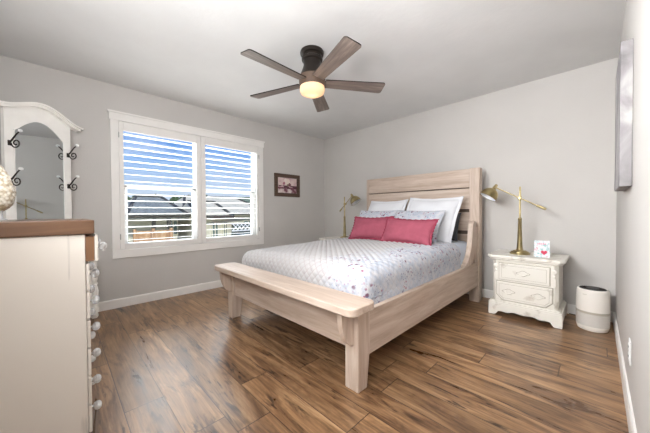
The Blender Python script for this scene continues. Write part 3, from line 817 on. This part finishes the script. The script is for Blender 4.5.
for k in range(5):
    ang = R_(55+72*k)
    Mx = Matrix.Rotation(ang, 4, 'Z') @ Matrix.Translation((0, 0, -.268)) @ Matrix.Rotation(R_(-11), 4, 'X')
    b = blade().build('blade', M_blade, fan); b.matrix_local = Mx
    b.data.materials.append(M_iron)
    for q in b.data.polygons:
        if abs(q.normal.z) < .5: q.material_index = 1
    e_ = b.modifiers
    ir = MB().prism([(.08, -.022), (.16, -.032), (.175, 0), (.16, .032), (.08, .022)], .004, .010).build('blade_iron', M_iron, fan, .002); ir.matrix_local = Mx

# ------------------------------------------------------------------ tall chest (foreground left)
CX0, CX1 = -1.955, -1.50
chs = thing('tall_chest', (-1.73, -.165, 0), 'narrow cream painted chest with brown wood top in the left foreground', 'chest of drawers')
co = chs.location
MB().box(CX0, CX1, -.405, .078, .09, .952).build('body', M_chest, chs, .003, off=co)
MB().box(CX0+.01, CX1-.01, -.395, .06, 0, .09).build('plinth', M_chest, chs, .002, off=co)
MB().box(CX0-.02, CX1+.012, -.415, .108, .953, 1.012).build('top', M_topwood, chs, .004, off=co)['label'] = 'brown stained wood top'
for k in range(7):
    zc = .892-.121*k
    op = .029 if k == 0 else 0
    z0, z1 = zc-.056, zc+.056
    d = MB().box(CX0+.008, CX1-.006, .079+op, .091+op, z0, z1).build('drawer', M_chest, chs, .003, off=co)
    if op:
        MB().box(CX0+.02, CX1-.006, -.3, .0785+op, z0+.002, z1-.006).build('drawer_box', M_drawwood, d, .001, off=co)['label'] = 'bare brown wood side of the open drawer'
    for xk in (-1.605, -1.85):
        y = .091+op
        Q = Matrix.Rotation(-pi/2, 3, 'X')
        kb = MB().lathe([(.010, 0), (.010, .003), (.006, .005), (.005, .014)], (xk, y, zc-.004), 12, Q).build('knob_stem', M_nickel, d, smooth=True, off=co)
        MB().lathe([(.007, .010), (.016, .014), (.0205, .023), (.019, .031), (.012, .038), (.004, .040)], (xk, y, zc-.004), 8, Q).build('crystal_knob', M_crystal, d, off=co)

# textured white ornament on the chest
def egg_mat():
    m, n, b = newmat('textured_ceramic'); v = coords(n)
    vo = N(n, 'ShaderNodeTexVoronoi', Scale=85); n.links.new(v, vo.inputs['Vector'])
    col = ramp(n, vo.outputs['Distance'], [(.1, (232, 226, 214)), (.45, (206, 196, 180)), (.7, (164, 150, 128))])
    sp = N(n, 'ShaderNodeSeparateXYZ'); n.links.new(v, sp.inputs[0])
    f = ramp(n, math_(n, 'MULTIPLY', sp.outputs[2], 10), [(.42, (255, 255, 255)), (.75, (0, 0, 0))])
    n.links.new(mix(n, math_(n, 'MULTIPLY', f, .6), col, c4((170, 140, 100))), b.inputs['Base Color']); b.inputs['Roughness'].default_value = .5
    return m
M_egg = egg_mat()
vz = thing('decorative_vase', (-1.70, -.178, 1.012), 'knobbly white egg shaped ornament on a clear glass foot, on the chest', 'vase')
MB().lathe([(.030, 0), (.031, .004), (.019, .010), (.017, .030), (.022, .042)], seg=28).build('glass_foot', M_crystal, vz, smooth=True)
V = []; F = []; ns_, nr = 96, 80
for j in range(nr+1):
    t = j/nr; a = t*pi
    for i in range(ns_):
        ph = 2*pi*i/ns_
        tz = (1-math.cos(a))/2
        r_ = .053*math.sin(pi*tz**.66)**.8 if 0 < j < nr else .001
        z = .034+.213*tz
        p = Vector((math.cos(ph)*r_, math.sin(ph)*r_, z))
        d_, _ = noise.voronoi(p*85)[0:2]
        r2_ = r_+.005*max(0, 1-d_[0]*1.4) if r_ > .002 else r_
        V.append((math.cos(ph)*r2_, math.sin(ph)*r2_, z))
for j in range(nr):
    for i in range(ns_):
        i2 = (i+1) % ns_; F.append((j*ns_+i, j*ns_+i2, (j+1)*ns_+i2, (j+1)*ns_+i))
MB().add(V, F).build('ovoid_body', M_egg, vz, smooth='full')

# ------------------------------------------------------------------ hall tree with arched mirror, set across the corner
thm = R_(43.6); dv = Vector((-math.sin(thm), math.cos(thm), 0)); Rm = Vector((-3.57, .09, 0)); Cm = Rm-dv*.262
ht = thing('hall_tree', (Cm.x, Cm.y, 0), 'white hall stand with arched mirror and coat hooks across the room corner', 'hall tree', R_(90+43.6))
# local x = along width (right in the photo), local -y = front
def glass_top(x):      # arch with shoulders; x measured from centre
    u = min(1, abs(x)/.197)
    z = 1.698+.128*math.cos(u*pi/2)**.95
    return max(z, 1.728) if u > .72 and u < .86 else (1.728-.02*(u-.86)/.14 if u >= .86 else z)
def crown(x):
    u = abs(x)/.35
    return 1.882+.098*(.5+.5*math.cos(min(1, u)*pi))
gw, fwd = .197, .262
n = 44
fr = MB()
# frame face = crown line above, glass outline below, as strips; stiles, bottom rail
Yf, Yb_ = -.006, .02
for i in range(n):
    xa, xb = -fwd+2*fwd*i/n, -fwd+2*fwd*(i+1)/n
    def low(x): return glass_top(x) if abs(x) < gw else .78
    if abs((xa+xb)/2) < gw: la, lb = glass_top(xa), glass_top(xb)
    else: la = lb = .60
    fr.prism([(xa, la), (xb, lb), (xb, crown(xb)-.03), (xa, crown(xa)-.03)], Yf, Yb_, 'xz')
fr.box(-fwd, fwd, Yf, Yb_, .60, .78)
fr.build('mirror_frame', M_cream, ht, .0)
be = MB()
pts = [(-gw, Yf, .78)]+[(-gw, Yf, .78+(1.70-.78)*k/4) for k in range(1, 5)]
pts += [(-gw+2*gw*k/40, Yf, glass_top(-gw+2*gw*k/40)) for k in range(1, 40)]+[(gw, Yf, 1.70-(1.70-.78)*k/4) for k in range(0, 5)]
be.tube(pts, .0045, 6); be.build('inner_molding', M_cream, ht, smooth=True)
MB().box(-gw-.01, gw+.01, -.0045, .002, .77, 1.85).build('mirror_glass', M_mirror, ht)
cwn = MB()
for lo_, hi_, y0 in ((-.034, -.012, -.040), (-.014, .0, -.056)):
    for i in range(n):
        xa, xb = -.375+.75*i/n, -.375+.75*(i+1)/n
        w = .352 if hi_ == .0 else .337
        xa, xb = xa*w/.375, xb*w/.375
        cwn.prism([(xa, crown(xa)+lo_), (xb, crown(xb)+lo_), (xb, crown(xb)+hi_), (xa, crown(xa)+hi_)], y0, .015, 'xz')
cwn.build('crown_molding', M_cream, ht)
# lower cabinet
MB().box(-.365, .365, -.175, .09, .572, .60).build('shelf_top', M_cream, ht, .005)
MB().box(-.33, .33, -.145, .085, .10, .572).build('cabinet_body', M_cream, ht, .003)
MB().box(-.36, .36, -.170, .085, .05, .10).build('base_rail', M_cream, ht, .004)
for x in (-.335, .335):
    MB().lathe([(.026, .10), (.026, .13), (.018, .14), (.024, .155), (.027, .20), (.030, .27), (.024, .31), (.016, .325), (.025, .335), (.025, .348), (.016, .356), (.024, .38), (.028, .43), (.024, .49), (.018, .505), (.026, .515), (.026, .572)], (x, -.150, 0), 20).build('turned_column', M_cream, ht, smooth=True)
    MB().lathe([(.022, 0), (.030, .015), (.030, .035), (.020, .05)], (x, -.145, 0), 16).build('foot', M_cream, ht, smooth=True)
for z0, z1 in ((.13, .32), (.345, .555)):
    d = MB().box(-.29, .29, -.158, -.145, z0, z1).build('drawer', M_cream, ht, .003)
    for x in (-.15, .15):
        MB().lathe([(.006, 0), (.014, .012), (.012, .022), (.004, .025)], (x, -.158, (z0+z1)/2), 8, Matrix.Rotation(pi/2, 3, 'X')).build('knob', M_crystal, d)
def hook(x, z):
    y0 = Yf
    h = MB().box(x-.009, x+.009, y0-.006, y0, z-.026, z+.014)
    h.tube([(x, y0-.004, z-.004), (x, y0-.022, z+.012), (x, y0-.042, z+.036), (x, y0-.064, z+.062), (x, y0-.084, z+.078)], [.0065, .006, .0055, .005, .0045], 8)
    pts = [(x, y0-.004, z-.006)]
    for k in range(30):
        a = R_(165)+R_(17)*k; rr = .038*(1-k/38)
        pts.append((x, y0-.056+rr*math.cos(a)*-1, z-.008-rr*math.sin(a)))
    pts = [(x, y0-.004, z-.006)]+[(x, y0-.056+(.038*(1-k/38))*math.cos(R_(17)*k), z-.010-(.038*(1-k/38))*math.sin(R_(17)*k)) for k in range(30)]
    h.tube(pts, .0048, 8)
    o = h.build('coat_hook', M_iron, ht, smooth=True)
    MB().lathe([(.004, -.011), (.012, -.008), (.015, 0), (.012, .008), (.004, .011)], (x, y0-.092, z+.086), 14).build('ceramic_knob', M_vinyl, o, smooth=True)['label'] = 'white ceramic knob'
for x in (-.232, .232):
    for z in (1.60, 1.305): hook(x, z)

# ------------------------------------------------------------------ outside
GZ = -1.6
M_ground = plain('dry_ground', (150, 142, 118), .95, var=.15, scale=.6)
M_stucco = plain('cream_siding', (206, 202, 178), .85, var=.03)
M_stucco2 = plain('pale_green_siding', (186, 194, 176), .85, var=.04)
M_roofg = plain('grey_shingles', (142, 146, 138), .95, var=.16, scale=9)
M_roofc = plain('sunlit_tan_shingles', (228, 218, 192), .95, var=.06, scale=9)
M_rooft = plain('tan_shingles', (190, 150, 112), .95, var=.12, scale=9)
M_fascia = plain('dark_fascia', (70, 68, 60), .7)
M_winglass = plain('far_window_glass', (96, 116, 108), .2, var=.2, scale=1)
M_fence = wood('cedar_fence', [(.3, (128, 96, 68)), (.5, (168, 130, 92)), (.8, (196, 168, 134))], 'z', .8, .5)
M_leaf = plain('dark_foliage', (70, 88, 56), .95, var=.35, scale=14)
M_hill = plain('distant_hill', (104, 122, 104), 1, var=.2, scale=.25)
M_car = plain('dark_green_paint', (44, 66, 60), .25, .3)
struct('terrain', MB().box(-170, XL-1.0, -60, 150, GZ-.3, GZ), M_ground)
hv = []; hf = []; nh = 60
for i in range(nh+1):
    y = -40+230*i/nh
    hgt = 4.5+5.5*max(0, math.exp(-((y-72)/34)**2))+1.2*noise.noise(Vector((y*.06, 1, 1)))+.5*noise.noise(Vector((y*.3, 1, 1)))
    hv += [(-122, y, GZ), (-135, y, hgt*.95), (-150, y, hgt), (-168, y, GZ)]
for i in range(nh):
    for k in range(3): hf.append((4*i+k, 4*i+k+1, 4*i+k+5, 4*i+k+4))
struct('hills', MB().add(hv, hf), M_hill)

def hip(x0, x1, y0, y1, z0, zr, ry0, ry1, t=.12):
    """hip roof: eave rectangle, ridge along y at mid x from ry0 to ry1"""
    xm = (x0+x1)/2
    v = [(x0, y0, z0), (x1, y0, z0), (x1, y1, z0), (x0, y1, z0), (xm, ry0, zr), (xm, ry1, zr), (x0, y0, z0-t), (x1, y0, z0-t), (x1, y1, z0-t), (x0, y1, z0-t)]
    return MB().add(v, [(0, 4, 5, 3), (1, 2, 5, 4), (0, 1, 4), (3, 5, 2), (6, 7, 1, 0), (7, 8, 2, 1), (8, 9, 3, 2), (9, 6, 0, 3), (9, 8, 7, 6)])
def house(loc, wall, roof, x0, x1, y0, y1, ze, zr, ry0, ry1, label, wins=(), posts=(), inset=.5, front=None):
    h = thing('house', loc, label, 'house'); o = h.location
    fx = x1-inset if front is None else front
    MB().box(x0+inset, fx, y0+inset*.5, y1-inset*.5, GZ, ze-.1).build('walls', wall, h, off=o)
    hip(x0, x1, y0, y1, ze, zr, ry0, ry1).build('roof', roof, h, off=o)
    xm = (x0+x1)/2; f = MB()
    for a, b in (((x1, y0, ze), (xm, ry0, zr)), ((x1, y1, ze), (xm, ry1, zr)), ((xm, ry0, zr), (xm, ry1, zr)), ((x1, y0, ze), (x1, y1, ze))):
        f.cyl(a, b, .085, seg=6)
    f.build('ridge_and_fascia', M_fascia, h, off=o)
    for (a, b, c, d) in wins:
        w = MB().box(fx, fx+.06, a, b, c, d).build('window', M_stucco, h, off=o)
        mm = MB(); md = (a+b)/2
        mm.box(fx+.055, fx+.07, a+.06, md-.03, c+.06, d-.06).box(fx+.055, fx+.07, md+.03, b-.06, c+.06, d-.06).build('pane', M_winglass, w, off=o)
    for (px_, py_) in posts:
        MB().box(px_-.07, px_+.07, py_-.07, py_+.07, GZ, ze-.1).build('porch_post', M_fascia, h, off=o)
    return h
house((-17.5, 2.6, GZ), M_stucco, M_roofg, -21.5, -13.6, 1.95, 4.42, .92, 1.95, 3.0, 4.2, 'neighbouring house with grey shingle roof and porch posts, left part of the view',
      wins=((3.75, 4.2, -.05, .72),), posts=((-13.8, 3.0), (-13.8, 3.6)), front=-14.6)
house((-15.5, 5.6, GZ), M_stucco, M_roofc, -16.6, -12.6, 4.5, 6.12, .86, 1.62, 4.7, 6.0, 'nearest neighbouring house with pale roof, right shutter, dark paned window',
      wins=((5.15, 5.5, -.3, .62), (5.7, 5.95, -.3, .62)), inset=.3)
house((-20, 8, GZ), M_stucco, M_roofc, -23, -17, 5.2, 11.2, .98, 2.2, 6.2, 9.9, 'neighbouring house with long pale roof behind the nearest house',
      wins=((9.2, 10.0, -.6, .5),))
house((-17, -.4, GZ), M_stucco2, M_rooft, -20, -14.8, -3.5, 1.62, .86, 1.45, -1.5, 1.1, 'neighbouring house with tan roof at the left edge of the window view',
      wins=((.7, 1.3, -.5, .5),))
fc = thing('garden_fence', (-12.2, 2.6, GZ), 'orange brown cedar board fence in front of the grey roofed house', 'fence')
fo = fc.location
MB().box(-12.26, -12.22, 2.02, 3.25, GZ, .36).build('board_panel', M_fence, fc, off=fo)
for y in (2.02, 2.62, 3.25): MB().box(-12.22, -12.10, y-.05, y+.05, GZ, .44).build('post', M_fence, fc, .01, off=fo)
lf = thing('lattice_fence', (-11.9, 6.4, GZ), 'fence topped with pale lattice beside the nearest house', 'fence'); lo2 = lf.location
MB().box(-11.96, -11.93, 5.72, 7.6, GZ, .56).build('board_panel', plain('dark_green_boards', (66, 80, 70), .9, var=.2), lf, off=lo2)  # dark green board panel added as backdrop to the pale lattice
m = MB().box(-11.93, -11.87, 5.72, 7.6, .50, .55).box(-11.93, -11.87, 5.72, 7.6, .17, .22)
for i in range(8):
    y = 5.72+i*.2
    m.tube([(-11.9, y, .19), (-11.9, y+.33, .53)], .022, 4); m.tube([(-11.87, y+.33, .19), (-11.87, y, .53)], .022, 4)
m.build('lattice', M_vinyl, lf, off=lo2)
car = thing('parked_car', (-10.75, 6.2, GZ), 'dark green car parked below the lattice fence, seen through the right shutter', 'car'); ko = car.location
cp = [(4.6, -1.2), (4.6, -.62), (5.05, -.5), (5.5, .12), (6.9, .16), (7.35, -.40), (7.75, -.5), (7.8, -1.2)]
MB().prism(cp, -11.4, -9.9, 'yz') if False else None
body = MB(); pp = [(y, z) for y, z in cp]; body.add([(-11.5, y, z) for y, z in pp]+[(-10.0, y, z) for y, z in pp], [tuple(range(8)), tuple(range(15, 7, -1))]+[(i, i+8, (i+1) % 8+8, (i+1) % 8) for i in range(8)])
body.build('car_body', M_car, car, .05, off=ko)
gl = [(5.22, -.46), (5.56, .04), (6.82, .08), (7.18, -.42)]
MB().add([(-9.99, y, z) for y, z in gl]+[(-9.97, y, z) for y, z in gl], [(0, 1, 2, 3), (7, 6, 5, 4)]+[(i, i+4, (i+1) % 4+4, (i+1) % 4) for i in range(4)]).build('side_window', M_winglass, car, off=ko)
for y in (5.15, 7.2):
    MB().cyl((-10.2, y, -1.27), (-9.95, y, -1.27), .33, seg=20).build('wheel', M_black, car, off=ko)
# trees on the skyline
def tree(loc, h, w, label, seed):
    t = thing('tree', loc, label, 'tree', group='trees beyond the neighbouring houses')
    MB().cyl((0, 0, 0), (0, 0, h*.5), w*.06, w*.04, 8).build('trunk', M_fascia, t)
    V = []; F = []; ns2, nr2 = 20, 14
    for j in range(nr2+1):
        a = pi*j/nr2
        for i in range(ns2):
            ph = 2*pi*i/ns2; p = Vector((math.sin(a)*math.cos(ph), math.sin(a)*math.sin(ph), -math.cos(a)))
            k = 1+.38*noise.noise(p*2.3+Vector((seed, 0, 0)))+.2*noise.noise(p*6+Vector((seed, 5, 0)))
            V.append((p.x*w*.5*k, p.y*w*.5*k, h*.62+p.z*h*.38*k))
    for j in range(nr2):
        for i in range(ns2):
            i2 = (i+1) % ns2; F.append((j*ns2+i, j*ns2+i2, (j+1)*ns2+i2, (j+1)*ns2+i))
    MB().add(V, F).build('crown', M_leaf, t, smooth='full')
TR = [(-58, 12.2, 5.9, 3.0), (-70, 20.0, 6.6, 4.2), (-48, 15.2, 5.6, 2.8), (-62, 23.5, 6.6, 4.6), (-50, 8.0, 5.2, 3.0)]
lab = ['dark tree on the skyline left of centre in the left shutter', 'dark tree on the skyline in the middle of the left shutter', 'small dark tree on the skyline above the grey roof',
       'broad dark tree on the skyline just left of the window mullion', 'dark tree on the skyline nearest the left edge of the window']
for (x, y, h_, w_), l in zip(TR, lab): tree((x, y, GZ), h_, w_, l, x+y)
